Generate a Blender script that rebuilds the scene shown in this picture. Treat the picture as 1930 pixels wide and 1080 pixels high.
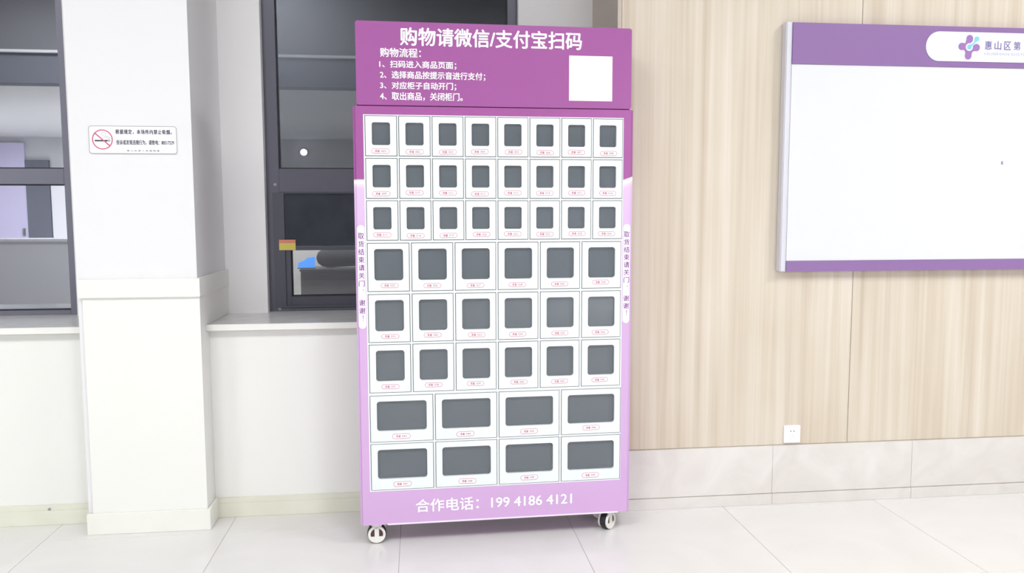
import bpy, bmesh, math, random
from mathutils import Vector, Matrix

# ------------------------------------------------------------ clear
for o in list(bpy.data.objects):
    bpy.data.objects.remove(o)
SC = bpy.context.scene
C = SC.collection
random.seed(7)
PI = math.pi

# ------------------------------------------------------------ camera
F, YAW, PIT, ROL, H = 1520.0, 0.115334, -0.0918194, -0.00217694, 1.46
cy, sy = math.cos(YAW), math.sin(YAW)
fw = Vector((sy * math.cos(PIT), cy * math.cos(PIT), math.sin(PIT)))
r0 = Vector((cy, -sy, 0)); u0 = r0.cross(fw)
rr = r0 * math.cos(ROL) + u0 * math.sin(ROL)
uu = -r0 * math.sin(ROL) + u0 * math.cos(ROL)
cam = bpy.data.cameras.new('camera'); co = bpy.data.objects.new('camera', cam); C.objects.link(co)
cam.sensor_fit = 'HORIZONTAL'; cam.sensor_width = 36.0; cam.lens = F * 36.0 / 1930.0
m = Matrix.Identity(4)
for i in range(3):
    m[i][0], m[i][1], m[i][2] = rr[i], uu[i], -fw[i]
m.translation = Vector((0, 0, H))
co.matrix_world = m
SC.camera = co

# ------------------------------------------------------------ world, lights, exposure
w = bpy.data.worlds.new('night'); SC.world = w; w.use_nodes = True
w.node_tree.nodes['Background'].inputs[0].default_value = (0.05, 0.055, 0.08, 1)
w.node_tree.nodes['Background'].inputs[1].default_value = 0.25
SC.view_settings.view_transform = 'Standard'
SC.view_settings.look = 'None'
SC.view_settings.gamma = 1.0
SC.view_settings.use_curve_mapping = False
SC.view_settings.exposure = 0.0
try:
    SC.cycles.use_denoising = True
    SC.cycles.max_bounces = 10
    SC.cycles.transparent_max_bounces = 12
    SC.cycles.sample_clamp_indirect = 6
    SC.cycles.caustics_reflective = False
    SC.cycles.caustics_refractive = False
except Exception:
    pass
CEIL = 4.2      # lobby ceiling; the zone behind the bulkhead is lower
LOW = 3.02
# ceiling lamps of the hall: (x, y, size, watts)
LAMPS = [(-4.0, 0.2, 1.2, 80), (-1.4, 0.2, 1.2, 66), (1.2, 0.2, 1.2, 58), (4.2, 1.2, 1.2, 122),
         (-3.9, -5.2, 1.0, 225), (4.2, -5.2, 1.0, 260), (-8.0, -6.0, 0.9, 110)]
def lamp_z(y): return CEIL if y > -1.5 else LOW
for (x, y, s, e) in LAMPS:
    l = bpy.data.lights.new('ceiling_lamp_light', 'AREA'); l.shape = 'SQUARE'; l.size = s; l.energy = e
    l.color = (0.965, 0.985, 1.0)
    o = bpy.data.objects.new('ceiling_lamp_light', l); C.objects.link(o); o.location = (x, y, lamp_z(y) - 0.05)

# ------------------------------------------------------------ material helpers
def srgb(r, g, b):
    f = lambda c: (c / 12.92 if c <= 0.04045 else ((c + 0.055) / 1.055) ** 2.4)
    return (f(r / 255), f(g / 255), f(b / 255), 1)

def mat(name, col, rough=0.5, metal=0.0, spec=0.5, noise=None, bump=None, emit=None, coat=0.0):
    """noise = (scale, colour2, amount); bump = (scale, strength)"""
    M = bpy.data.materials.new(name); M.use_nodes = True
    nt = M.node_tree; b = nt.nodes['Principled BSDF']
    b.inputs['Base Color'].default_value = col
    b.inputs['Roughness'].default_value = rough
    b.inputs['Metallic'].default_value = metal
    b.inputs['Specular IOR Level'].default_value = spec
    b.inputs['Coat Weight'].default_value = coat
    if noise or bump:
        tc = nt.nodes.new('ShaderNodeTexCoord')
    if noise:
        n = nt.nodes.new('ShaderNodeTexNoise'); n.inputs['Scale'].default_value = noise[0]
        n.inputs['Detail'].default_value = 6
        nt.links.new(tc.outputs['Object'], n.inputs['Vector'])
        mx = nt.nodes.new('ShaderNodeMix'); mx.data_type = 'RGBA'
        mp = nt.nodes.new('ShaderNodeMapRange'); mp.inputs[1].default_value = 0.35; mp.inputs[2].default_value = 0.7
        mp.inputs[4].default_value = noise[2]
        nt.links.new(n.outputs['Fac'], mp.inputs[0]); nt.links.new(mp.outputs[0], mx.inputs[0])
        mx.inputs[6].default_value = col; mx.inputs[7].default_value = noise[1]
        nt.links.new(mx.outputs[2], b.inputs['Base Color'])
    if bump:
        n2 = nt.nodes.new('ShaderNodeTexNoise'); n2.inputs['Scale'].default_value = bump[0]
        nt.links.new(tc.outputs['Object'], n2.inputs['Vector'])
        bp = nt.nodes.new('ShaderNodeBump'); bp.inputs['Strength'].default_value = bump[1]
        bp.inputs['Distance'].default_value = 0.002
        nt.links.new(n2.outputs['Fac'], bp.inputs['Height']); nt.links.new(bp.outputs[0], b.inputs['Normal'])
    if emit:
        b.inputs['Emission Color'].default_value = emit[0]; b.inputs['Emission Strength'].default_value = emit[1]
    return M

def glass(name, tint, refl, rough=0.0, refl_grey=None):
    M = bpy.data.materials.new(name); M.use_nodes = True; nt = M.node_tree
    for n in list(nt.nodes): nt.nodes.remove(n)
    out = nt.nodes.new('ShaderNodeOutputMaterial'); mx = nt.nodes.new('ShaderNodeMixShader')
    t = nt.nodes.new('ShaderNodeBsdfTransparent'); t.inputs[0].default_value = tint
    g = nt.nodes.new('ShaderNodeBsdfGlossy'); g.inputs['Roughness'].default_value = rough
    g.inputs[0].default_value = (0.93, 0.95, 1, 1)
    lw = nt.nodes.new('ShaderNodeFresnel'); lw.inputs[0].default_value = 1.5
    ad = nt.nodes.new('ShaderNodeMath'); ad.operation = 'ADD'; ad.inputs[1].default_value = refl; ad.use_clamp = True
    nt.links.new(lw.outputs[0], ad.inputs[0]); nt.links.new(ad.outputs[0], mx.inputs[0])
    src = t.outputs[0]
    if refl_grey:      # flat grey put into the acrylic's colour, standing in for the room's reflection
        df = nt.nodes.new('ShaderNodeBsdfDiffuse'); df.inputs[0].default_value = refl_grey[0]
        m2 = nt.nodes.new('ShaderNodeMixShader'); m2.inputs[0].default_value = refl_grey[1]
        nt.links.new(t.outputs[0], m2.inputs[1]); nt.links.new(df.outputs[0], m2.inputs[2]); src = m2.outputs[0]
    nt.links.new(src, mx.inputs[1]); nt.links.new(g.outputs[0], mx.inputs[2])
    nt.links.new(mx.outputs[0], out.inputs[0])
    return M

M = {}
M['plaster'] = mat('white_plaster', srgb(233, 233, 234), 0.85, bump=(60, 0.05))
M['plaster_recess'] = mat('grey_white_plaster', srgb(238, 237, 237), 0.85, bump=(60, 0.05))
M['cream'] = mat('cream_panel', srgb(238, 238, 233), 0.55, bump=(8, 0.03))
M['baseboard'] = mat('greenish_cream_stone', srgb(229, 229, 214), 0.3, noise=(5, srgb(219, 219, 200), 0.6))
M['plinth'] = mat('pale_stone_plinth', srgb(238, 238, 231), 0.3, noise=(5, srgb(230, 230, 219), 0.6))
M['sill'] = mat('grey_stone_sill', srgb(222, 221, 220), 0.25, noise=(14, srgb(208, 208, 209), 0.7))
M['sill_edge'] = mat('cream_sill_edge', srgb(240, 240, 234), 0.35)
M['frame'] = mat('dark_aluminium', srgb(92, 92, 104), 0.38, metal=0.25)
M['frame_glare'] = mat('aluminium_with_painted_glare', srgb(122, 122, 136), 0.38, metal=0.2)  # same aluminium, lightened so the glare over the left window sits in its colour
M['frame2'] = mat('grey_aluminium', srgb(78, 79, 90), 0.4, metal=0.2)
M['gasket'] = mat('black_gasket', srgb(40, 40, 48), 0.6)
M['screen'] = mat('insect_screen_mesh', srgb(60, 64, 74), 0.8, noise=(9, srgb(50, 54, 64), 0.8))
M['glass'] = glass('window_glass', (0.62, 0.64, 0.66, 1), 0.07)
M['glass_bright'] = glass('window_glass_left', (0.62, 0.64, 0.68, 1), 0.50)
M['glass_clear'] = glass('sash_glass', (0.78, 0.79, 0.8, 1), 0.015)
M['pane'] = glass('locker_pane', (0.72, 0.77, 0.80, 1), 0.04, 0.05, refl_grey=(srgb(120, 129, 136), 0.5))
M['white_print'] = mat('white_print', srgb(250, 248, 252), 0.45)
M['white_door'] = mat('white_powder_coat', srgb(231, 236, 238), 0.42)
M['white_surround'] = mat('white_surround_coat', srgb(232, 238, 240), 0.42)
M['dark_gap'] = mat('grey_steel_compartment', srgb(170, 175, 180), 0.55, noise=(7, srgb(150, 156, 162), 0.6))
M['purple'] = mat('magenta_coat', srgb(160, 88, 154), 0.32, spec=0.4)
M['red_ink'] = mat('red_ink', srgb(196, 104, 132), 0.6)
M['grey_ink'] = mat('grey_ink', srgb(170, 136, 150), 0.6)
M['violet_ink'] = mat('violet_ink', srgb(136, 58, 150), 0.6)
M['black_ink'] = mat('dark_ink', srgb(72, 68, 84), 0.6)
M['pale_ink'] = mat('pale_ink', srgb(176, 180, 210), 0.6)
M['lilac_ink'] = mat('lilac_ink', srgb(120, 108, 162), 0.6)
M['sign_red'] = mat('sign_red', srgb(206, 96, 130), 0.5)
M['sign_plate'] = mat('sign_plate', srgb(246, 246, 250), 0.3)
M['line_grey'] = mat('line_grey', srgb(160, 152, 158), 0.5)
M['caster_white'] = mat('white_plastic', srgb(232, 231, 226), 0.35)
M['caster_brown'] = mat('brown_hub', srgb(84, 58, 48), 0.5)
M['rubber'] = mat('black_rubber', srgb(40, 38, 40), 0.6)
M['steel'] = mat('zinc_steel', srgb(150, 148, 145), 0.35, metal=0.8)
M['alu'] = mat('silver_trim', srgb(218, 218, 226), 0.3, metal=0.15)
M['board_purple'] = mat('board_purple', srgb(143, 111, 163), 0.28)
M['board_white'] = mat('board_white', srgb(225, 226, 230), 0.25)
M['pill_white'] = mat('pill_white', srgb(224, 225, 235), 0.35)
M['logo_purple'] = mat('logo_purple', srgb(146, 112, 178), 0.5, noise=(30, srgb(166, 112, 172), 0.8))
M['logo_teal'] = mat('logo_teal', srgb(124, 202, 214), 0.5)
M['socket'] = mat('white_socket_plastic', srgb(247, 248, 250), 0.25)
M['stain'] = mat('dark_hole', srgb(60, 60, 64), 0.6)
M['grout'] = mat('grout', srgb(176, 170, 164), 0.9)
M['ceiling'] = mat('ceiling_white', srgb(225, 225, 225), 0.9)
M['hall_wall'] = mat('hall_wall', srgb(205, 205, 208), 0.8)
M['beam'] = mat('beam_grey', srgb(118, 120, 130), 0.8)
M['bulkhead'] = mat('bulkhead_grey', srgb(128, 128, 132), 0.8)
M['hall_door'] = mat('lilac_door', srgb(214, 208, 236), 0.6)
M['lamp'] = mat('lamp_diffuser', (1, 1, 1, 1), 0.5, emit=((1, 0.98, 0.95, 1), 2.2))
M['spot'] = mat('spot_lamp', (1, 1, 1, 1), 0.5, emit=((0.97, 0.98, 1, 1), 22))
M['outside_ledge'] = mat('outside_ledge', srgb(196, 194, 190), 0.8)
M['outside_dark'] = mat('outside_dark_wall', srgb(24, 25, 30), 0.8)
M['counter'] = mat('counter_brown', srgb(62, 58, 60), 0.6)
M['bag'] = mat('black_fabric', srgb(20, 22, 27), 0.9)
M['blue_screen'] = mat('blue_screen', srgb(60, 130, 240), 0.4, emit=(srgb(70, 150, 255), 1.3))
M['yellow'] = mat('yellow_sticker', srgb(222, 204, 100), 0.5)
M['orange'] = mat('orange_sticker', srgb(226, 140, 112), 0.5)

def cabinet_shell_material():
    Mt = bpy.data.materials.new('two_tone_magenta_lilac_coat'); Mt.use_nodes = True
    nt = Mt.node_tree; b = nt.nodes['Principled BSDF']; b.inputs['Roughness'].default_value = 0.3
    b.inputs['Specular IOR Level'].default_value = 0.4
    tc = nt.nodes.new('ShaderNodeTexCoord'); sp = nt.nodes.new('ShaderNodeSeparateXYZ')
    nt.links.new(tc.outputs['Object'], sp.inputs[0])
    # printed wave: the line between magenta and lilac rises towards the outer right edge
    mr = nt.nodes.new('ShaderNodeMapRange'); mr.inputs[1].default_value = 1.10; mr.inputs[2].default_value = 1.15
    mr.inputs[3].default_value = 0.0; mr.inputs[4].default_value = 0.018
    nt.links.new(sp.outputs['X'], mr.inputs[0])
    su = nt.nodes.new('ShaderNodeMath'); su.operation = 'SUBTRACT'
    nt.links.new(sp.outputs['Z'], su.inputs[0]); nt.links.new(mr.outputs[0], su.inputs[1])
    mp = nt.nodes.new('ShaderNodeMapRange'); mp.inputs[1].default_value = 0.0; mp.inputs[2].default_value = 2.0
    nt.links.new(su.outputs[0], mp.inputs[0])
    cr = nt.nodes.new('ShaderNodeValToRGB'); nt.links.new(mp.outputs[0], cr.inputs[0])
    e = cr.color_ramp.elements
    e[0].position = 0.0; e[0].color = srgb(207, 168, 214)
    e[1].position = 1.60 / 2; e[1].color = srgb(163, 88, 155)
    for p, c in ((1.2, (212, 175, 219)), (1.56, (222, 192, 229)), (1.578, (236, 218, 240)), (1.582, (250, 246, 252)), (1.5995, (250, 246, 252))):
        k = cr.color_ramp.elements.new(p / 2); k.color = srgb(*c)
    nt.links.new(cr.outputs[0], b.inputs['Base Color'])
    return Mt
M['shell'] = cabinet_shell_material()

def wood_material():
    Mt = bpy.data.materials.new('pale_vertical_grain_wood'); Mt.use_nodes = True
    nt = Mt.node_tree; b = nt.nodes['Principled BSDF']; b.inputs['Roughness'].default_value = 0.45
    b.inputs['Specular IOR Level'].default_value = 0.3
    tc = nt.nodes.new('ShaderNodeTexCoord')
    def n(scale, vec, detail=4, dist=0.0):
        mp = nt.nodes.new('ShaderNodeMapping'); mp.inputs['Scale'].default_value = vec
        nt.links.new(tc.outputs['Object'], mp.inputs[0])
        t = nt.nodes.new('ShaderNodeTexNoise'); t.inputs['Scale'].default_value = scale
        t.inputs['Detail'].default_value = detail; t.inputs['Distortion'].default_value = dist
        nt.links.new(mp.outputs[0], t.inputs['Vector']); return t
    a = n(1, (17, 1, 0.32), 3, 0.4)      # broad staves
    c = n(1, (75, 1, 0.9), 4, 0.2)       # fine grain
    d = n(1, (5, 1, 1.4), 2, 0.3)        # patches
    ad = nt.nodes.new('ShaderNodeMath'); ad.operation = 'MULTIPLY_ADD'
    nt.links.new(a.outputs['Fac'], ad.inputs[0]); ad.inputs[1].default_value = 0.62
    m2 = nt.nodes.new('ShaderNodeMath'); m2.operation = 'MULTIPLY'; nt.links.new(c.outputs['Fac'], m2.inputs[0]); m2.inputs[1].default_value = 0.2
    nt.links.new(m2.outputs[0], ad.inputs[2])
    a3 = nt.nodes.new('ShaderNodeMath'); a3.operation = 'MULTIPLY_ADD'
    nt.links.new(d.outputs['Fac'], a3.inputs[0]); a3.inputs[1].default_value = 0.22; nt.links.new(ad.outputs[0], a3.inputs[2])
    cr = nt.nodes.new('ShaderNodeValToRGB'); nt.links.new(a3.outputs[0], cr.inputs[0])
    e = cr.color_ramp.elements
    e[0].position = 0.36; e[0].color = srgb(196, 182, 163)
    e[1].position = 0.68; e[1].color = srgb(222, 213, 200)
    k = cr.color_ramp.elements.new(0.5); k.color = srgb(210, 198, 180)
    nt.links.new(cr.outputs[0], b.inputs['Base Color'])
    return Mt
M['wood'] = wood_material()

def stone_material(name, base, c2, c3, rough, scale=3.0):
    Mt = bpy.data.materials.new(name); Mt.use_nodes = True
    nt = Mt.node_tree; b = nt.nodes['Principled BSDF']; b.inputs['Roughness'].default_value = rough
    tc = nt.nodes.new('ShaderNodeTexCoord'); t = nt.nodes.new('ShaderNodeTexNoise')
    t.inputs['Scale'].default_value = scale; t.inputs['Detail'].default_value = 8; t.inputs['Distortion'].default_value = 1.2
    nt.links.new(tc.outputs['Object'], t.inputs['Vector'])
    cr = nt.nodes.new('ShaderNodeValToRGB'); nt.links.new(t.outputs['Fac'], cr.inputs[0])
    e = cr.color_ramp.elements
    e[0].position = 0.32; e[0].color = c2; e[1].position = 0.7; e[1].color = c3
    k = cr.color_ramp.elements.new(0.5); k.color = base
    nt.links.new(cr.outputs[0], b.inputs['Base Color'])
    return Mt
M['wainscot'] = stone_material('pale_beige_marble', srgb(221, 216, 211), srgb(214, 208, 204), srgb(227, 223, 219), 0.3, 4.0)
M['floor'] = stone_material('glossy_pale_floor_tile', srgb(225, 223, 221), srgb(221, 219, 216), srgb(229, 227, 225), 0.16, 1.5)

# ------------------------------------------------------------ mesh helpers
def box(bm, x0, x1, y0, y1, z0, z1, mi=0):
    v = [bm.verts.new(p) for p in ((x0,y0,z0),(x1,y0,z0),(x1,y1,z0),(x0,y1,z0),(x0,y0,z1),(x1,y0,z1),(x1,y1,z1),(x0,y1,z1))]
    fs = [(0,3,2,1),(4,5,6,7),(0,1,5,4),(1,2,6,5),(2,3,7,6),(3,0,4,7)]
    out = []
    for f in fs:
        q = bm.faces.new([v[i] for i in f]); q.material_index = mi; out.append(q)
    return v, out

def finish(bm, name, mats, parent=None, smooth=False, bevel=0.0, segs=2):
    if bevel:
        bmesh.ops.bevel(bm, geom=list(bm.edges), offset=bevel, segments=segs, affect='EDGES', clamp_overlap=True)
    bmesh.ops.recalc_face_normals(bm, faces=list(bm.faces))
    me = bpy.data.meshes.new(name); bm.to_mesh(me); bm.free()
    if not isinstance(mats, (list, tuple)): mats = [mats]
    for q in mats: me.materials.append(q)
    if smooth:
        for p in me.polygons: p.use_smooth = True
    return link(me, name, parent)

def link(me, name, parent=None):
    o = bpy.data.objects.new(name, me); C.objects.link(o)
    if parent: o.parent = parent
    return o

def boxobj(name, d, mt, parent=None, bevel=0.0, kind=None):
    bm = bmesh.new(); box(bm, *d); o = finish(bm, name, mt, parent, bevel=bevel)
    if kind: o['kind'] = kind
    return o

def thing(name, label, cat, loc=(0, 0, 0), rz=0.0, group=None):
    o = bpy.data.objects.new(name, None); C.objects.link(o); o.location = loc; o.rotation_euler = (0, 0, rz)
    o['label'] = label; o['category'] = cat
    if group: o['group'] = group
    return o

def rrect(x0, x1, z0, z1, r, n=6):
    pts = []
    for (cx, cz, a0) in ((x1 - r, z1 - r, 0), (x0 + r, z1 - r, 90), (x0 + r, z0 + r, 180), (x1 - r, z0 + r, 270)):
        for i in range(n + 1):
            a = math.radians(a0 + 90 * i / n); pts.append((cx + r * math.cos(a), cz + r * math.sin(a)))
    return pts

def prism(bm, pts, y0, y1, mi=0):
    """extrude an XZ outline from y0 (front) to y1"""
    a = [bm.verts.new((x, y0, z)) for x, z in pts]; b = [bm.verts.new((x, y1, z)) for x, z in pts]
    f = [bm.faces.new(a), bm.faces.new(b[::-1])]
    for i in range(len(pts)):
        j = (i + 1) % len(pts); f.append(bm.faces.new((a[i], b[i], b[j], a[j])))
    for q in f: q.material_index = mi

def ring(bm, outer, inner, y0, y1, mi=0):
    """same-count outlines"""
    n = len(outer)
    L = [[bm.verts.new((x, y, z)) for x, z in pts] for pts, y in ((outer, y0), (inner, y0), (inner, y1), (outer, y1))]
    for k in range(4):
        A, B = L[k], L[(k + 1) % 4]
        for i in range(n):
            j = (i + 1) % n
            q = bm.faces.new((A[i], A[j], B[j], B[i])); q.material_index = mi

def circle(cx, cz, r, n=24, a0=0.0):
    return [(cx + r * math.cos(a0 + 2 * PI * i / n), cz + r * math.sin(a0 + 2 * PI * i / n)) for i in range(n)]

_tc = {}
def text_bm(bm, s, x0, x1, z0, z1, y, mi=0, bold=0.0, spacing=1.0):
    """writes the string as flat lettering filling the given XZ rectangle, facing -Y; bold = extra stroke width (m)"""
    key = (s, spacing)
    if key not in _tc:
        cu = bpy.data.curves.new('lettering', 'FONT'); cu.body = s; cu.size = 1.0
        cu.resolution_u = 3; cu.space_character = spacing
        o = bpy.data.objects.new('lettering', cu); C.objects.link(o)
        bpy.context.view_layer.update()
        me = bpy.data.meshes.new_from_object(o.evaluated_get(bpy.context.evaluated_depsgraph_get()))
        vs = [tuple(v.co) for v in me.vertices]; fs = [tuple(p.vertices) for p in me.polygons]
        bpy.data.objects.remove(o); bpy.data.curves.remove(cu); bpy.data.meshes.remove(me)
        _tc[key] = (vs, fs)
    vs, fs = _tc[key]
    xs = [v[0] for v in vs]; ys = [v[1] for v in vs]
    ax, bx, ay, by = min(xs), max(xs), min(ys), max(ys)
    h = bold / 2
    x0, x1, z0, z1 = x0 + h, x1 - h, z0 + h, z1 - h
    offs = [(0, 0)] if not bold else [(-h, 0), (h, 0), (0, -h * 0.8), (0, h * 0.8)]
    for k, (ox, oz) in enumerate(offs):
        nv = [bm.verts.new((x0 + ox + (v[0] - ax) / (bx - ax) * (x1 - x0), y - k * 0.00006, z0 + oz + (v[1] - ay) / max(by - ay, 1e-6) * (z1 - z0))) for v in vs]
        for f in fs:
            try:
                q = bm.faces.new([nv[i] for i in f]); q.material_index = mi
            except ValueError:
                pass

def text_obj(name, s, x0, x1, z0, z1, y, mt, parent, bold=0.0, spacing=1.0, label=None):
    bm = bmesh.new(); text_bm(bm, s, x0, x1, z0, z1, y, 0, bold, spacing)
    me = bpy.data.meshes.new(name); bm.normal_update()
    for f in bm.faces:
        if f.normal.y > 0: f.normal_flip()
    bm.to_mesh(me); bm.free(); me.materials.append(mt)
    o = link(me, name, parent)
    if label: o['label'] = label
    return o

# ============================================================ STRUCTURE
def struct(name, parent=None):
    o = bpy.data.objects.new(name, None); C.objects.link(o); o['kind'] = 'structure'; return o

# ---- floor: mortar bed with single tiles
fl = boxobj('floor', (-9.2, 9.2, -9.2, 4.6, -0.10, -0.0015), M['grout'], kind='structure')
TP = 0.792
tm = {}
def tile_mesh(wd, dp):
    k = (round(wd, 4), round(dp, 4))
    if k not in tm:
        bm = bmesh.new(); box(bm, 0, wd, 0, dp, -0.012, 0.0)
        bmesh.ops.bevel(bm, geom=[e for e in bm.edges if all(v.co.z > -0.001 for v in e.verts)], offset=0.0008, segments=1, affect='EDGES')
        bmesh.ops.recalc_face_normals(bm, faces=list(bm.faces))
        me = bpy.data.meshes.new('floor_tile'); bm.to_mesh(me); bm.free(); me.materials.append(M['floor']); tm[k] = me
    return tm[k]
for iy in range(-5, 1):
    y0 = 3.706 + TP * iy; dp = TP if iy < 0 else 0.62
    for ix in range(-5, 6):
        x0 = -0.0975 + TP * ix
        o = link(tile_mesh(TP - 0.0022, dp - 0.0022), 'tile', fl)
        o.location = (x0 + 0.0011, y0 + 0.0011, 0)
# far part of the hall floor, out of view
o = boxobj('far_floor', (-9.2, 9.2, -9.2, 3.706 - 5 * TP - 0.002, -0.0014, 0.0), M['floor'], fl)
for (a, b) in ((-9.2, -0.0975 - 5 * TP - 0.002), (-0.0975 + 6 * TP, 9.2)):
    boxobj('side_floor', (a, b, 3.706 - 5 * TP, 4.3, -0.0014, 0.0), M['floor'], fl)

# ---- ceiling with the dropped beam
ce = boxobj('ceiling', (-9.2, 9.2, -9.2, 4.6, CEIL, CEIL + 0.15), M['ceiling'], kind='structure')
boxobj('bulkhead', (-9.0, 9.0, -1.8, -1.5, 3.36, CEIL), M['bulkhead'], ce)
boxobj('fascia', (-9.0, 9.0, -1.79, -1.52, 3.0, 3.3585), M['beam'], ce)
boxobj('cornice', (-9.0, 9.0, -1.52, -1.46, 3.345, 3.375), M['ceiling'], ce)
boxobj('lower_ceiling', (-9.0, 9.0, -9.0, -1.80, LOW, LOW + 0.1), M['ceiling'], ce)

# ---- walls beyond the picture
wb = boxobj('wall_back', (-9.2, 9.2, -9.2, -9.0, 0, CEIL), M['hall_wall'], kind='structure')
boxobj('wall_far_left', (-9.2, -9.0, -9.0, 4.3, 0, CEIL), M['hall_wall'], kind='structure')
boxobj('wall_far_right', (9.0, 9.2, -9.0, 4.3, 0, CEIL), M['hall_wall'], kind='structure')
d1 = boxobj('door_1', (-8.95, -8.0, -9.0, -8.94, 0.0, 2.9), M['hall_door'], kind='structure')
boxobj('pilaster', (-8.0, -7.54, -9.0, -8.93, 0.0, 2.55), M['beam'], wb)
boxobj('pale_panel', (-7.53, -7.26, -9.0, -8.96, 0.95, 2.05), M['white_print'], wb)
boxobj('door_handle', (-8.1, -8.06, -8.94, -8.90, 1.0, 1.15), M['steel'], d1, bevel=0.004)

# ---- wall_left : the window side (apron, recess wall around the two window openings)
PX0, PX1 = -1.513, -0.997         # pillar core
YR = 4.32                          # plane of the recess wall
W1 = (-3.60, -1.735); W2 = (-0.787, 0.537)
ZS, ZT = 0.938, 2.80
bm = bmesh.new()
box(bm, -9.0, 0.953, 3.915, 4.50, 0.0, 0.909)                  # apron below the sill
box(bm, -9.0, W1[0], YR, 4.50, 0.909, CEIL)
box(bm, W1[1], W2[0], YR, 4.50, 0.909, CEIL, 1)
box(bm, W2[1], 0.953, YR, 4.50, 0.909, CEIL, 1)
box(bm, W1[0], W1[1], YR, 4.50, ZT, CEIL)
box(bm, W2[0], W2[1], YR, 4.50, ZT, CEIL)
box(bm, -9.0, 0.953, 3.915, YR, 2.86, CEIL)                      # soffit above the recess
wl = finish(bm, 'wall_left', [M['cream'], M['plaster_recess']]); wl['kind'] = 'structure'

# sills with cream nosing
for nm, a, b in (('trim_1', -9.0, PX0), ('trim_2', PX1, 0.953)):
    bm = bmesh.new()
    box(bm, a, b, 3.884, 4.375, 0.9095, 0.9385)
    s = finish(bm, nm, M['sill']); s['kind'] = 'structure'
    bm = bmesh.new(); box(bm, a, b, 3.872, 3.8838, 0.9095, 0.9395); finish(bm, 'nosing', M['sill_edge'], s, bevel=0.002)

# baseboards of the left wall
for nm, a, b in (('baseboard_left', -9.0, PX0), ('baseboard_middle', PX1, 0.953)):
    bm = bmesh.new(); box(bm, a, b, 3.903, 3.9148, 0, 0.094)
    o = finish(bm, nm, M['baseboard'], bevel=0.002); o['kind'] = 'structure'
    boxobj('ledge', (a, b, 3.899, 3.9028, 0.0, 0.070), M['baseboard'], o, bevel=0.0012)
bm = bmesh.new(); prism(bm, circle(-1.737, 0.076, 0.006, 10), 3.8975, 3.9028)
finish(bm, 'plug', M['line_grey'], bpy.data.objects['baseboard_left'])

# ---- pillar
pl = boxobj('pillar', (PX0, PX1, 3.778, YR, 0, CEIL), M['plaster'], kind='structure')
bm = bmesh.new(); box(bm, -1.488, -0.9855, 3.763, 3.85, 0.09, 1.09)
box(bm, -0.9965, -0.9855, 3.85, 3.9148, 0.09, 0.909)
box(bm, -0.9965, -0.9855, 3.85, YR, 0.9395, 1.09)
finish(bm, 'lower_panel', M['cream'], pl)
bm = bmesh.new(); box(bm, -1.502, -0.980, 3.750, 3.7775, 1.085, 1.167); box(bm, -0.9965, -0.980, 3.778, YR, 1.085, 1.167)
finish(bm, 'cap_trim', M['cream'], pl)
bm = bmesh.new(); box(bm, -1.512, -0.970, 3.748, 3.762, 0, 0.097)
finish(bm, 'plinth', M['plinth'], pl, bevel=0.002)
bm = bmesh.new(); box(bm, -0.985, -0.970, 3.7625, 3.902, 0, 0.097)
finish(bm, 'plinth', M['plinth'], pl, bevel=0.002)

# ---- windows
def window(nm, X0, X1, gm, transoms, mull):
    root = struct(nm)
    Y0, Y1 = 4.372, 4.43
    bm = bmesh.new()
    fwd = 0.066
    box(bm, X0, X0 + fwd, Y0, Y1, ZS, ZT); box(bm, X1 - 0.052, X1, Y0, Y1, ZS, ZT)
    box(bm, X0 + fwd, X1 - 0.052, Y0, Y1, ZT - 0.06, ZT)
    bz = 0.962 if nm == 'window_1' else 0.955
    box(bm, X0 + fwd, X1 - 0.052, Y0, Y1, ZS, bz)
    for (a, b) in transoms: box(bm, X0 + fwd, X1 - 0.052, Y0 + 0.001, Y1, a, b)
    for x in mull: box(bm, x - 0.03, x + 0.03, Y0 + 0.002, Y1 - 0.001, ZS + 0.01, ZT - 0.01)
    finish(bm, 'window_frame', M['frame_glare'] if nm == 'window_1' else M['frame'], root, bevel=0.002)
    return root

def pane(root, X0, X1, z0, z1, gm, y=4.402, gask=0.006):
    bm = bmesh.new(); box(bm, X0, X1, y, y + 0.006, z0, z1); finish(bm, 'glass_pane', gm, root)
    bm = bmesh.new()
    for d in ((X0, X0 + gask, z0, z1), (X1 - gask, X1, z0, z1), (X0 + gask, X1 - gask, z0, z0 + gask), (X0 + gask, X1 - gask, z1 - gask, z1)):
        box(bm, d[0], d[1], y - 0.012, y - 0.0005, d[2], d[3])
    finish(bm, 'gasket', M['gasket'], root)

w2 = window('window_2', W2[0], W2[1], M['glass'], [(1.567, 1.690)], [])
pane(w2, W2[0] + 0.066, W2[1] - 0.052, 1.690, ZT - 0.06, M['glass'])
# opening sash of the lower part
SX0, SX1 = -0.757, 0.500
bm = bmesh.new()
def sash_frame(bm, x0, x1, z0, z1, wl_, wr_, wt_, wb_, y0, y1):
    box(bm, x0, x0 + wl_, y0, y1, z0, z1); box(bm, x1 - wr_, x1, y0, y1, z0, z1)
    box(bm, x0 + wl_, x1 - wr_, y0, y1, z1 - wt_, z1); box(bm, x0 + wl_, x1 - wr_, y0, y1, z0, z0 + wb_)
sash_frame(bm, SX0, SX1, 0.957, 1.566, 0.058, 0.058, 0.006, 0.012, 4.365, 4.3715)
finish(bm, 'sash', M['frame2'], w2, bevel=0.001)
bm = bmesh.new()
sash_frame(bm, -0.716, 0.458, 0.9565, 1.5655, 0.044, 0.044, 0.0195, 0.0595, 4.3758, 4.40)
finish(bm, 'sash', M['frame2'], w2, bevel=0.002)
pane(w2, -0.672, 0.414, 1.016, 1.546, M['glass_clear'], y=4.405)
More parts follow.
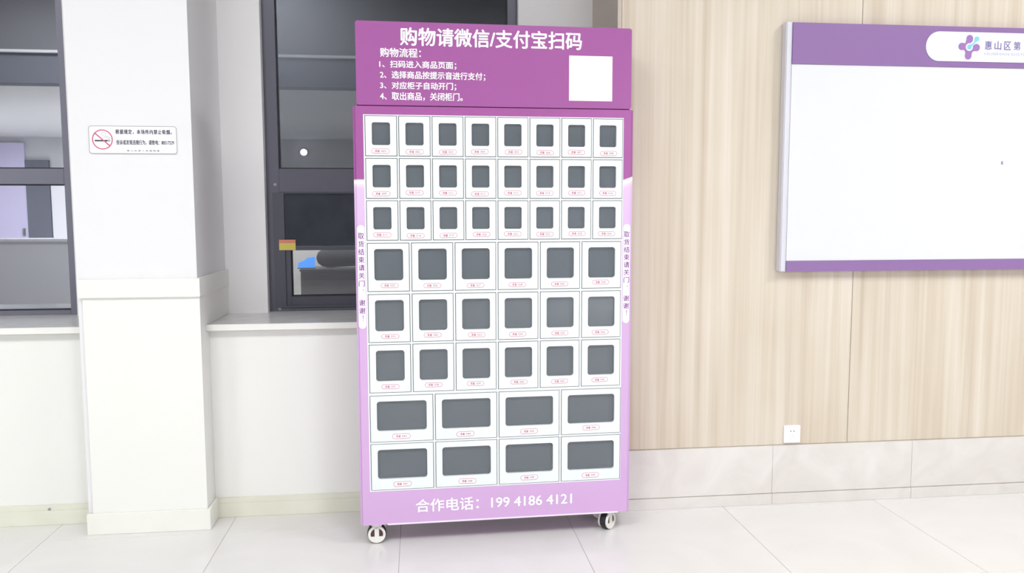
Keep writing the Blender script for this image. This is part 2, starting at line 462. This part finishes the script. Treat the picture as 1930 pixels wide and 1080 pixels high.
scr = boxobj('insect_screen', (-0.699, 0.441, 4.3725, 4.3755, 1.285, 1.560), M['screen'], w2)
boxobj('screen_bar', (-0.699, 0.441, 4.368, 4.3757, 1.262, 1.2845), M['frame2'], w2, bevel=0.003)
for (x, z) in ((-0.742, 1.607), (-0.735, 0.951)):
    bm = bmesh.new(); prism(bm, circle(x, z, 0.008, 12), 4.3665, 4.3718); finish(bm, 'screw', M['steel'], w2, bevel=0.0015)
boxobj('window_latch', (0.452, 0.470, 4.352, 4.3645, 1.18, 1.30), M['frame2'], w2, bevel=0.004)

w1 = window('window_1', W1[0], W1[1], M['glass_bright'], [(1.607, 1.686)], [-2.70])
for (a, b) in ((W1[0] + 0.066, -2.73), (-2.67, W1[1] - 0.052)):
    pane(w1, a, b, 1.686, ZT - 0.06, M['glass_bright'])
    pane(w1, a, b, 0.962, 1.607, M['glass_bright'])

# ---- wall_right : wood panelling over stone tiles
wr = boxobj('wall_right', (0.955, 9.0, 3.786, 4.55, 0, CEIL), M['plaster'], kind='structure')
XW = [0.953, 2.139, 3.325, 4.511, 5.697, 6.883, 8.069, 9.0]
for i in range(len(XW) - 1):
    a, b = XW[i] + 0.0012, XW[i + 1] - 0.0012
    boxobj('wood_panel', (a, b, 3.766, 3.7855, 0.299, 2.85), M['wood'], wr, bevel=0.001)
    boxobj('wood_panel', (a, b, 3.766, 3.7855, 2.853, CEIL), M['wood'], wr, bevel=0.001)
boxobj('return_panel', (0.934, 0.9525, 3.766, YR, 0.9395, 2.86), mat('taupe_return_laminate', srgb(196, 184, 172), 0.5), wr)
boxobj('return_panel', (0.934, 0.9525, 3.766, 3.8715, 0.299, 0.9095), M['wood'], wr)
jx = [0.955, 1.0, 1.742, 2.484, 3.226, 3.968, 4.71, 5.452, 6.194, 6.936, 7.678, 8.42, 9.0]
for i in range(len(jx) - 1):
    a, b = jx[i] + 0.0004, jx[i + 1] - 0.0004
    boxobj('wall_tile', (a, b, 3.752, 3.7855, 0.0565, 0.2975), M['wainscot'], wr, bevel=0.001)
    a += 0.012
    boxobj('wall_tile', (a - 0.012, b, 3.746, 3.7855, 0.0, 0.0545), M['wainscot'], wr, bevel=0.0012)

# ============================================================ LOCKER CABINET
CY = 0.024097
cab = thing('locker_cabinet', 'tall magenta and lilac self-service locker cabinet with fifty windowed white doors, on casters', 'vending locker', (-0.205, 3.472, 0), CY)
DEP = 0.225
X0, X1, Z0, Z1 = -0.0615, 1.149, 0.095, 1.904
DX0, DX1, DZ0, DZ1 = -0.0185, 1.1045, 0.2455, 1.8695
bm = bmesh.new()
for (a, b, out) in ((X0, DX0, X0), (DX1, X1, X1)):
    v, f = box(bm, a, b, 0, DEP, Z0, Z1)
    ed = [e for e in bm.edges if abs(e.verts[0].co.x - out) < 1e-5 and abs(e.verts[1].co.x - out) < 1e-5 and (abs(e.verts[0].co.y) < 1e-5 and abs(e.verts[1].co.y) < 1e-5)]
    bmesh.ops.bevel(bm, geom=ed, offset=0.011, segments=5, affect='EDGES')
box(bm, DX0, DX1, 0, DEP, DZ1, Z1); box(bm, DX0, DX1, 0, DEP, Z0, DZ0)
box(bm, DX0, DX1, DEP - 0.01, DEP, DZ0, DZ1)
finish(bm, 'cabinet_body', M['shell'], cab)
lip = boxobj('bottom_lip', (0.055, 1.095, -0.003, 0.02, Z0 - 0.003, Z0 + 0.0035), mat('lip_painted_highlight', srgb(244, 232, 248), 0.25), cab, bevel=0.0015)  # light caught along this edge is put into the strip's paler colour

# header sign box
bm = bmesh.new(); prism(bm, rrect(-0.0445, 1.138, 1.9085, 2.252, 0.010, 4), 0.003, 0.14)
hd = finish(bm, 'header_sign', M['purple'], cab)
boxobj('seam_strip', (-0.040, 1.134, 0.012, 0.135, 1.9035, 1.9090), mat('deep_magenta', srgb(120, 40, 110), 0.5), hd)
yt = 0.0018
text_obj('title_lettering', '购物请微信/支付宝扫码', 0.139, 0.916, 2.154, 2.231, yt, M['white_print'], hd, bold=0.0036)
text_obj('steps_heading', '购物流程：', 0.056, 0.226, 2.106, 2.1445, yt, M['white_print'], hd, bold=0.0018)
for s, a, b, z0, z1 in (('1、扫码进入商品页面；', 0.052, 0.374, 2.060, 2.0935), ('2、选择商品按提示音进行支付；', 0.054, 0.497, 2.016, 2.0505),
                        ('3、对应柜子自动开门；', 0.054, 0.373, 1.973, 2.0065), ('4、取出商品，关闭柜门。', 0.053, 0.400, 1.929, 1.9640)):
    text_obj('step_lettering', s, a, b, z0, z1, yt, M['white_print'], hd, bold=0.0016)
boxobj('white_square_label', (0.860, 1.0515, 0.0015, 0.0030, 1.940, 2.131), M['white_print'], hd)['label'] = 'plain white square label on the header'
text_obj('phone_lettering', '合作电话：199 4186 4121', 0.178, 0.881, 0.142, 0.2025, -0.0012, M['white_print'], cab, bold=0.0024)

# side strips with vertical lettering
for (a, b) in ((-0.0525, -0.0205), (1.1075, 1.1390)):
    bm = bmesh.new(); prism(bm, rrect(a, b, 0.965, 1.407, 0.0155, 6), -0.0010, 0.0004)
    st = finish(bm, 'vertical_strip', M['white_print'], cab)
    bm = bmesh.new(); cx = (a + b) / 2; hw = 0.0128
    zc = [1.361 - 0.0336 * i for i in range(7)]
    for ch, z in zip('取货结束请关门', zc): text_bm(bm, ch, cx - hw, cx + hw, z - 0.0135, z + 0.0135, -0.0014, 0, 0.0008)
    text_bm(bm, '，', cx + 0.003, cx + 0.007, 1.126, 1.135, -0.0016)
    for z in (1.077, 1.043): text_bm(bm, '谢', cx - hw, cx + hw, z - 0.0135, z + 0.0135, -0.0014, 0, 0.0008)
    text_bm(bm, '！', cx + 0.001, cx + 0.0045, 1.000, 1.023, -0.0016)
    for f in bm.faces:
        f.normal_update()
        if f.normal.y > 0: f.normal_flip()
    me = bpy.data.meshes.new('strip_lettering'); bm.to_mesh(me); bm.free(); me.materials.append(M['violet_ink'])
    link(me, 'strip_lettering', st)

# grid of the fifty lockers
ROWS = [(1.8655, 1.6960), (1.6887, 1.5183), (1.5110, 1.3410), (1.3315, 1.1225), (1.1125, 0.9025), (0.8945, 0.6825), (0.6715, 0.4645), (0.4575, 0.2500)]
def cols(n): 
    if n == 8: return [(-0.0125 + 0.13995 * i, -0.0125 + 0.13995 * i + 0.1340) for i in range(8)]
    if n == 6: return [(-0.0125 + 0.18642 * i, -0.0125 + 0.18642 * i + 0.1790) for i in range(6)]
    return [(-0.0130 + 0.28080 * i, -0.0130 + 0.28080 * i + 0.2735) for i in range(4)]
SPEC = [8, 8, 8, 6, 6, 6, 4, 4]
# surround: white frame strips between the openings
bm = bmesh.new()
zed = [DZ1] + [v for r in ROWS for v in r] + [DZ0]
YF = 0.0005
for i in range(9):
    box(bm, DX0, DX1, YF, 0.012, zed[2 * i + 1], zed[2 * i])
for (zt, zb), n in zip(ROWS, SPEC):
    cc = cols(n); xs = [DX0] + [v for c in cc for v in c] + [DX1]
    for i in range(n + 1): box(bm, xs[2 * i], xs[2 * i + 1], YF, 0.012, zb, zt)
finish(bm, 'door_surround', M['white_surround'], cab)

door_mesh, pane_mesh, comp_mesh = {}, {}, {}
def locker_meshes(wd, ht, kind):
    k = (kind, round(ht, 3))
    if k in door_mesh: return k
    g = 0.0027
    if kind == 8: hx0, hx1, ht_, hb_ = 0.0290, 0.1050, 0.0285, 0.0945
    elif kind == 6: hx0, hx1, ht_, hb_ = 0.0295, 0.1515, 0.0262, 0.1345
    else: hx0, hx1, ht_, hb_ = 0.0300, 0.2445, 0.0262, 0.1310
    z1 = ht - ht_; z0 = z1 - hb_
    r = 0.009 if kind == 8 else 0.0125
    n = 6
    inner = rrect(hx0, hx1, z0, z1, r, n)
    bm = bmesh.new()
    O = [(wd - g, ht - g), (g, ht - g), (g, g), (wd - g, g)]
    def layer(pts, y): return [bm.verts.new((x, y, z)) for x, z in pts]
    yf, yb = -0.0020, 0.0105
    Of, Ob, If, Ib = layer(O, yf), layer(O, yb), layer(inner, yf), layer(inner, yb)
    for A, I in ((Of, If), (Ob, Ib)):
        for c in range(4):
            s = c * (n + 1)
            for j in range(n): bm.faces.new((A[c], I[s + j], I[s + j + 1]))
            bm.faces.new((A[c], I[s + n], I[(s + n + 1) % len(I)], A[(c + 1) % 4]))
    for A, B in ((Of, Ob), (If, Ib)):
        for i in range(len(A)):
            j = (i + 1) % len(A); bm.faces.new((A[i], A[j], B[j], B[i]))
    oe = [e for e in bm.edges if e.verts[0] in Of and e.verts[1] in Of]
    bmesh.ops.bevel(bm, geom=oe, offset=0.0008, segments=2, affect='EDGES')
    bmesh.ops.recalc_face_normals(bm, faces=list(bm.faces))
    me = bpy.data.meshes.new('locker_door'); bm.to_mesh(me); bm.free(); me.materials.append(M['white_door']); door_mesh[k] = me
    bm = bmesh.new(); prism(bm, rrect(hx0 - 0.006, hx1 + 0.006, z0 - 0.006, z1 + 0.006, r, 4), 0.0108, 0.0130)
    bmesh.ops.recalc_face_normals(bm, faces=list(bm.faces))
    me = bpy.data.meshes.new('window_pane'); bm.to_mesh(me); bm.free(); me.materials.append(M['pane']); pane_mesh[k] = me
    # steel compartment open to the front, with a small lip
    bm = bmesh.new(); t = 0.0012; d0, d1 = 0.0125, DEP - 0.012
    box(bm, -0.001, t, d0, d1, -0.001, ht + 0.001); box(bm, wd - t, wd + 0.001, d0, d1, -0.001, ht + 0.001)
    box(bm, t, wd - t, d0, d1, -0.001, t); box(bm, t, wd - t, d0, d1, ht - t, ht + 0.001)
    box(bm, -0.001, wd + 0.001, d1, d1 + 0.001, -0.001, ht + 0.001)
    box(bm, t, 0.012, 0.014, 0.016, t, ht - t); box(bm, wd - 0.012, wd - t, 0.014, 0.016, t, ht - t)
    box(bm, 0.012, wd - 0.012, 0.014, 0.016, t, 0.010); box(bm, 0.012, wd - 0.012, 0.014, 0.016, ht - 0.010, ht - t)
    bmesh.ops.recalc_face_normals(bm, faces=list(bm.faces))
    me = bpy.data.meshes.new('compartment'); bm.to_mesh(me); bm.free(); me.materials.append(M['dark_gap']); comp_mesh[k] = me
    return k

num = 0
for ri, ((zt, zb), n) in enumerate(zip(ROWS, SPEC)):
    for ci, (a, b) in enumerate(cols(n)):
        num += 1
        wd, ht = b - a, zt - zb
        k = locker_meshes(wd, ht, n)
        d = link(door_mesh[k], 'locker_door', cab); d.location = (a, 0, zb)
        p = link(pane_mesh[k], 'window_pane', d)
        c = link(comp_mesh[k], 'compartment', cab); c.location = (a, 0, zb)
        # pill-shaped number sticker
        sw, sh = (0.0755, 0.0200) if n != 4 else (0.0785, 0.0225)
        cz = {8: ht - 0.1470, 6: ht - 0.1835, 4: ht - 0.1800}[n] + random.uniform(-0.0035, 0.0035)
        cx = (0.067 if n == 8 else wd / 2) + random.uniform(-0.004, 0.004)
        bm = bmesh.new()
        o_ = rrect(-sw / 2, sw / 2, -sh / 2, sh / 2, sh / 2 - 1e-4, 6); i_ = rrect(-sw / 2 + 0.0017, sw / 2 - 0.0017, -sh / 2 + 0.0017, sh / 2 - 0.0017, sh / 2 - 0.0019, 6)
        prism(bm, o_, -0.0025, -0.0021, 0); ring(bm, o_, i_, -0.0029, -0.00255, 1)
        text_bm(bm, '货道', -0.0235, -0.0035, -0.0055, 0.0055, -0.0028, 1, 0.0006)
        text_bm(bm, '%03d' % num, 0.0025, 0.0225, -0.0045, 0.0045, -0.0028, 2, 0.0006)
        bm.normal_update()
        me = bpy.data.meshes.new('number_sticker'); bm.to_mesh(me); bm.free()
        for q in ('white_print', 'red_ink', 'grey_ink'): me.materials.append(M[q])
        s = link(me, 'number_sticker', d); s.location = (cx, 0, cz); s.rotation_euler = (0, random.uniform(-0.025, 0.025), 0)

# casters
def caster(x, y, ang):
    bm = bmesh.new()
    # hood plates on both sides of the wheel (profile in XZ, axle along Y)
    n = 24
    for s in (-1, 1):
        ya, yb = (s * 0.0155, s * 0.0245)
        # lower rim ring half and central rib, holes left open left and right
        O = circle(0, 0.0420, 0.0388, n); I = circle(0, 0.0420, 0.0275, n)
        ring(bm, O, I, min(ya, yb), max(ya, yb))
        pts = [(-0.010, 0.012), (0.010, 0.012), (0.010, 0.076), (-0.010, 0.076)]
        prism(bm, pts, min(ya, yb), max(ya, yb) + 0.0)
        lo = [(0.0384 * math.cos(a), 0.0420 + 0.0384 * math.sin(a)) for a in [PI + PI * i / 12 for i in range(13)]]
        lo = [(px_, pz - 0.0) for px_, pz in lo if pz < 0.0385]
        prism(bm, lo, min(ya, yb) + 0.0005, max(ya, yb) - 0.0003)
    box(bm, -0.022, 0.022, -0.0245, 0.0245, 0.0790, 0.0935)
    body = finish(bm, 'caster', M['caster_white'], cab, bevel=0.0)
    md = body.modifiers.new('soft', 'BEVEL'); md.width = 0.0015; md.segments = 2; md.limit_method = 'ANGLE'
    body.location = (x, y, 0); body.rotation_euler = (0, 0, ang)
    bm = bmesh.new(); prism(bm, circle(0, 0.0420, 0.0415, 32), -0.015, 0.015)
    bmesh.ops.bevel(bm, geom=[e for e in bm.edges if abs(e.verts[0].co.y - e.verts[1].co.y) < 1e-6], offset=0.004, segments=3, affect='EDGES')
    finish(bm, 'wheel', M['rubber'], body, smooth=False)
    bm = bmesh.new()
    prism(bm, circle(0, 0.0420, 0.0272, 24), -0.0190, 0.0190)
    finish(bm, 'wheel_hub', M['caster_brown'], body)
    bm = bmesh.new(); box(bm, -0.030, 0.030, -0.028, 0.028, 0.0937, 0.0948)
    finish(bm, 'mounting_plate', M['steel'], body)
caster(0.006, 0.048, 0.03)
caster(1.058, 0.052, 0.75)
caster(0.006, 0.178, 0.4)
caster(1.058, 0.178, -0.3)

# ============================================================ NOTICE BOARD
bd = thing('notice_board', 'wide white notice board with purple header band and silver left edge, on the wood-panelled wall', 'notice board', (0, 0, 0))
BX1 = 4.30
YB_ = 3.724
boxobj('edge_strip', (1.7355, 1.7625, YB_ - 0.006, 3.7655, 1.170, 2.352), M['alu'], bd, bevel=0.004)
boxobj('edge_strip', (BX1, BX1 + 0.027, YB_ - 0.006, 3.7655, 1.170, 2.352), M['alu'], bd, bevel=0.004)
boxobj('groove', (1.7628, 1.7705, YB_ + 0.006, 3.7655, 1.170, 2.352), M['alu'], bd)
hb = boxobj('header_band', (1.771, BX1, YB_, 3.7655, 2.158, 2.350), M['board_purple'], bd)
boxobj('white_panel', (1.771, BX1, YB_ + 0.004, 3.7655, 1.222, 2.1575), M['board_white'], bd)
boxobj('footer_band', (1.771, BX1, YB_, 3.7655, 1.170, 1.2215), M['board_purple'], bd)
bm = bmesh.new(); prism(bm, rrect(2.443, 4.0, 2.184, 2.3245, 0.0695, 12), YB_ - 0.003, YB_ - 0.0002)
pl2 = finish(bm, 'name_plate', M['pill_white'], hb)
# emblem : four-lobed cross with a teal drop
S = 0.122; ex, ez = 2.6665, 2.2525
yl = YB_ - 0.0038
def blob(bm, cx, cz, r, y, mi=0): prism(bm, circle(cx, cz, r, 24), y, y + 0.0007, mi)
bm = bmesh.new()
u = 0.0175
for (dx, dz) in ((0.001, 0.041), (-0.0385, 0.003), (0.0385, -0.001), (-0.003, -0.041)): blob(bm, ex + dx, ez + dz, u, yl)
prism(bm, [(ex - 0.0155, ez + 0.041), (ex - 0.020, ez + 0.019), (ex - 0.0385, ez + 0.0195), (ex - 0.0385, ez - 0.0135), (ex - 0.024, ez - 0.014), (ex - 0.0185, ez - 0.026), (ex - 0.020, ez - 0.041),
           (ex + 0.0135, ez - 0.041), (ex + 0.017, ez - 0.022), (ex + 0.030, ez - 0.0175), (ex + 0.030, ez + 0.008), (ex + 0.0175, ez + 0.019), (ex + 0.0175, ez + 0.041)], yl + 0.0001, yl + 0.0008)
e1 = finish(bm, 'emblem', M['logo_purple'], bd); 
bm = bmesh.new()
blob(bm, ex + 0.0005, ez + 0.0005, 0.0185, yl - 0.0006)
prism(bm, [(ex + 0.004, ez + 0.018), (ex + 0.018, ez + 0.006), (ex + 0.042, ez + 0.030), (ex + 0.021, ez + 0.032)], yl - 0.0005, yl + 0.0002)
finish(bm, 'emblem_gap', M['pill_white'], e1)
bm = bmesh.new()
blob(bm, ex + 0.0005, ez + 0.001, 0.0115, yl - 0.0012); blob(bm, ex + 0.0385, ez + 0.040, 0.0115, yl - 0.0012)
prism(bm, [(ex + 0.003, ez + 0.0125), (ex + 0.012, ez + 0.004), (ex + 0.037, ez + 0.028), (ex + 0.049, ez + 0.036), (ex + 0.030, ez + 0.047), (ex + 0.027, ez + 0.034), (ex + 0.0205, ez + 0.020)], yl - 0.0011, yl - 0.0003)
finish(bm, 'emblem_drop', M['logo_teal'], e1)
for i, ch in enumerate('惠山区第'):
    x = 2.749 + 0.0505 * i
    text_obj('name_lettering', ch, x, x + 0.036, 2.243, 2.284, yl + 0.0004, M['lilac_ink'], pl2, bold=0.0014)
text_obj('small_lettering', 'HUISHAN DISTRICT', 2.749, 3.02, 2.217, 2.229, yl + 0.0004, M['pale_ink'], pl2)
bm = bmesh.new(); ring(bm, [(x * 0.55 + 2.877 * 0.45, z) for x, z in circle(2.877, 1.698, 0.009, 14)], [(x * 0.5 + 2.877 * 0.5, z) for x, z in circle(2.877, 1.698, 0.0045, 14)], YB_ + 0.0030, YB_ + 0.0039)
finish(bm, 'pen_mark', M['lilac_ink'], bd)

# ============================================================ WALL SOCKET
sk = thing('wall_socket', 'small white square power socket low on the wood-panelled wall below the notice board', 'socket', (1.843, 3.7655, 0.353))
bm = bmesh.new(); prism(bm, rrect(-0.0425, 0.0425, -0.044, 0.044, 0.005, 4), -0.009, 0.0)
bmesh.ops.bevel(bm, geom=[e for e in bm.edges if e.verts[0].co.y < -0.008 and e.verts[1].co.y < -0.008], offset=0.0018, segments=2, affect='EDGES')
finish(bm, 'face_plate', M['socket'], sk)
bm = bmesh.new(); prism(bm, rrect(-0.031, 0.031, -0.0325, 0.0325, 0.004, 4), -0.0100, -0.0091)
finish(bm, 'insert', M['socket'], sk)
for dx in (-0.0085, 0.0085):
    bm = bmesh.new(); box(bm, dx - 0.0022, dx + 0.0022, -0.0104, -0.0101, 0.0125, 0.0185); finish(bm, 'slot', M['stain'], sk)
for (dx, dz, an) in ((0, -0.005, 0), (-0.008, -0.019, 0.6), (0.008, -0.019, -0.6)):
    bm = bmesh.new(); box(bm, -0.0010, 0.0010, -0.0104, -0.0101, -0.0036, 0.0036)
    o = finish(bm, 'slot', M['pale_ink'], sk); o.location = (dx, 0, dz); o.rotation_euler = (0, an, 0)

# ============================================================ NO-SMOKING SIGN
ns = thing('no_smoking_sign', 'white rounded no-smoking sign with red ring pictogram and printed text, on the white pillar', 'sign', (-1.2455, 3.7775, 1.7815))
W, Hh = 0.1855, 0.0605
bm = bmesh.new(); prism(bm, rrect(-W, W, -Hh, Hh, 0.012, 6), -0.004, 0.0)
finish(bm, 'sign_plate', M['sign_plate'], ns)
bm = bmesh.new(); ring(bm, rrect(-W, W, -Hh, Hh, 0.012, 6), rrect(-W + 0.0022, W - 0.0022, -Hh + 0.0022, Hh - 0.0022, 0.010, 6), -0.0046, -0.0041)
finish(bm, 'border', M['line_grey'], ns)
pcx, pcz = -0.1285, 0.001
bm = bmesh.new(); ring(bm, circle(pcx, pcz, 0.0435, 40), circle(pcx, pcz, 0.0392, 40), -0.0054, -0.0048)
c45 = math.cos(math.radians(-42)); s45 = math.sin(math.radians(-42))
pts = [(pcx + a * c45 - b * s45, pcz + a * s45 + b * c45) for a, b in ((-0.0405, -0.0024), (0.0405, -0.0024), (0.0405, 0.0024), (-0.0405, 0.0024))]
prism(bm, pts, -0.0056, -0.0050)
finish(bm, 'prohibition_ring', M['sign_red'], ns)
bm = bmesh.new(); prism(bm, [(pcx - 0.0325, pcz - 0.0085), (pcx + 0.022, pcz - 0.0085), (pcx + 0.022, pcz - 0.002), (pcx - 0.0325, pcz - 0.002)], -0.0048, -0.0042)
for dx in (0.0245, 0.0275, 0.0305):
    prism(bm, [(pcx + dx, pcz - 0.009), (pcx + dx + 0.0012, pcz - 0.009), (pcx + dx + 0.0012, pcz + 0.0), (pcx + dx, pcz + 0.0)], -0.0048, -0.0042)
cig = finish(bm, 'cigarette', M['black_ink'], ns)
# smoke curl as a thin outline
path = [(0.030, 0.003), (0.030, 0.010), (0.024, 0.0125), (0.016, 0.0125), (0.012, 0.017), (0.015, 0.023), (0.012, 0.030), (0.005, 0.032), (-0.002, 0.029), (-0.003, 0.022), (0.002, 0.018), (0.007, 0.014), (0.010, 0.0085), (0.020, 0.0075), (0.0255, 0.005), (0.0255, 0.002)]
bm = bmesh.new()
for (a, b), (c, d) in zip(path[:-1], path[1:]):
    L = math.hypot(c - a, d - b); nx, nz = -(d - b) / L * 0.0006, (c - a) / L * 0.0006
    prism(bm, [(pcx + a + nx, pcz + b + nz), (pcx + a - nx, pcz + b - nz), (pcx + c - nx, pcz + d - nz), (pcx + c + nx, pcz + d + nz)], -0.0046, -0.0042)
finish(bm, 'smoke_outline', M['line_grey'], ns)
text_obj('sign_lettering', '根据规定，本场所内禁止吸烟。', -0.073, 0.166, 0.024, 0.046, -0.0044, M['black_ink'], ns, bold=0.0012, spacing=1.2)
text_obj('sign_lettering', '投诉或发现违规行为，请致电：80517539', -0.071, 0.174, -0.022, 0.000, -0.0044, M['black_ink'], ns, bold=0.0010, spacing=1.0)
text_obj('sign_lettering', '惠山区第人民医院宣', -0.028, 0.110, -0.0505, -0.0435, -0.0044, M['line_grey'], ns, bold=0.0008, spacing=1.7)

# ============================================================ STICKER ON THE SASH
stt = thing('warning_sticker', 'small yellow sticker with orange top on the dark window sash left of the cabinet', 'sticker', (-0.6865, 4.3645, 1.2905))
boxobj('sticker_sheet', (-0.0425, 0.0425, -0.0012, 0.0, -0.027, 0.010), M['yellow'], stt)
boxobj('sticker_heading', (-0.0425, 0.0425, -0.0012, 0.0, 0.0102, 0.028), M['orange'], stt)

# ============================================================ BEYOND THE GLASS
def one(name, d, mt, label, cat, bevel=0.0):
    o = boxobj(name, d, mt, bevel=bevel); o['label'] = label; o['category'] = cat; return o
lg = boxobj('wall_outside', (-4.5, 2.5, 5.35, 5.5, 0.0, 3.2), M['outside_dark'], kind='structure')
boxobj('pale_ledge', (-4.5, 2.5, 5.25, 5.35, 0.0, 1.30), M['outside_ledge'], lg)
boxobj('floor_outside', (-4.5, 2.5, 4.5, 5.35, -0.05, 0.0), M['counter'], kind='structure')
ct = thing('desk', 'grey-brown desk front seen through the lower sash of the dark window', 'desk', (-0.25, 5.02, 0))
boxobj('desk_front', (-0.452, 0.55, -0.10, 0.16, 0.0, 1.108), M['counter'], ct, bevel=0.004)
boxobj('desk_top', (-0.457, 0.56, -0.11, 0.17, 1.1083, 1.124), M['counter'], ct, bevel=0.003)
sc_ = thing('lit_screen', 'small glowing blue screen on the desk behind the window glass', 'screen', (-0.672, 4.98, 1.1243), 0.12)
bm = bmesh.new(); prism(bm, [(-0.052, 0.002), (0.045, 0.002), (0.050, 0.070), (0.010, 0.066), (-0.022, 0.046), (-0.050, 0.034)], -0.004, 0.004); finish(bm, 'display', M['blue_screen'], sc_)
boxobj('screen_foot', (-0.054, 0.050, -0.02, 0.02, 0.0, 0.004), M['bag'], sc_)
# black bag: lumpy bolster lying on the desk
def lathe_x(bm, prof, cy_, cz_, n=20, sq=1.0):
    rings = []
    for (x, r) in prof:
        rings.append([bm.verts.new((x, cy_ + r * 0.8 * math.cos(2 * PI * i / n), cz_ + r * sq * math.sin(2 * PI * i / n))) for i in range(n)])
    for A, B in zip(rings[:-1], rings[1:]):
        for i in range(n): bm.faces.new((A[i], A[(i + 1) % n], B[(i + 1) % n], B[i]))
    bm.faces.new(rings[0]); bm.faces.new(rings[-1][::-1])
bg = thing('black_bag', 'black fabric bag lying on the desk behind the window glass', 'bag', (-0.39, 4.99, 1.1243))
bm = bmesh.new()
lathe_x(bm, [(-0.225, 0.008), (-0.215, 0.034), (-0.19, 0.052), (-0.15, 0.060), (-0.10, 0.056), (-0.02, 0.052), (0.10, 0.048), (0.25, 0.045), (0.36, 0.036), (0.39, 0.012)], 0, 0.0625)
finish(bm, 'bag_body', M['bag'], bg, smooth=True)
bm = bmesh.new()
lathe_x(bm, [(-0.20, 0.004), (-0.19, 0.014), (-0.16, 0.018), (-0.13, 0.014), (-0.12, 0.004)], 0, 0.122)
finish(bm, 'bag_handle', M['bag'], bg, smooth=True)

ol = bpy.data.lights.new('outside_fill_light', 'AREA'); ol.size = 0.5; ol.energy = 150  # unseen fill light, added to brighten the backdrop behind the sash glass
o = bpy.data.objects.new('outside_fill_light', ol); C.objects.link(o); o.location = (-1.0, 4.80, 3.1)

rc = thing('reception_counter', 'long grey reception counter behind the viewer, mirrored in the left window', 'counter', (-4.9, -3.5, 0))
boxobj('counter_front', (-4.0, 2.4, -0.25, 0.25, 0.0, 1.06), M['hall_wall'], rc)
boxobj('counter_top', (-4.05, 2.45, -0.3, 0.3, 1.0605, 1.10), M['hall_wall'], rc, bevel=0.005)

# ============================================================ CEILING LIGHTS (mirrored in the window glass)
for i, (x, y, s, e) in enumerate(LAMPS):
    cl = thing('ceiling_light', 'square ceiling light panel overhead in the hall, outside the picture', 'ceiling light', (x, y, lamp_z(y)), group='ceiling light panels of the hall')
    bm = bmesh.new(); h = s / 2
    ring(bm, [(h, h), (-h, h), (-h, -h), (h, -h)], [(h - .03, h - .03), (-h + .03, h - .03), (-h + .03, -h + .03), (h - .03, -h + .03)], -0.001, 0.04)
    bmesh.ops.rotate(bm, verts=bm.verts, cent=(0, 0, 0), matrix=Matrix.Rotation(-PI / 2, 3, 'X'))
    bmesh.ops.translate(bm, verts=bm.verts, vec=(0, 0, -0.002))
    finish(bm, 'light_frame', M['alu'], cl)
    boxobj('diffuser', (-h + .031, h - .031, -h + .031, h - .031, -0.030, -0.012), M['lamp'], cl)
wlp = thing('wall_lamp', 'small round bright lamp high on the far wall, mirrored in the dark window', 'lamp', (-2.40, -8.999, 2.74))
bm = bmesh.new(); prism(bm, circle(0, 0, 0.08, 24), 0.0, 0.05); finish(bm, 'lamp_base', M['alu'], wlp)
bm = bmesh.new(); prism(bm, circle(0, 0, 0.065, 24), 0.0505, 0.08); finish(bm, 'lamp_lens', M['spot'], wlp)
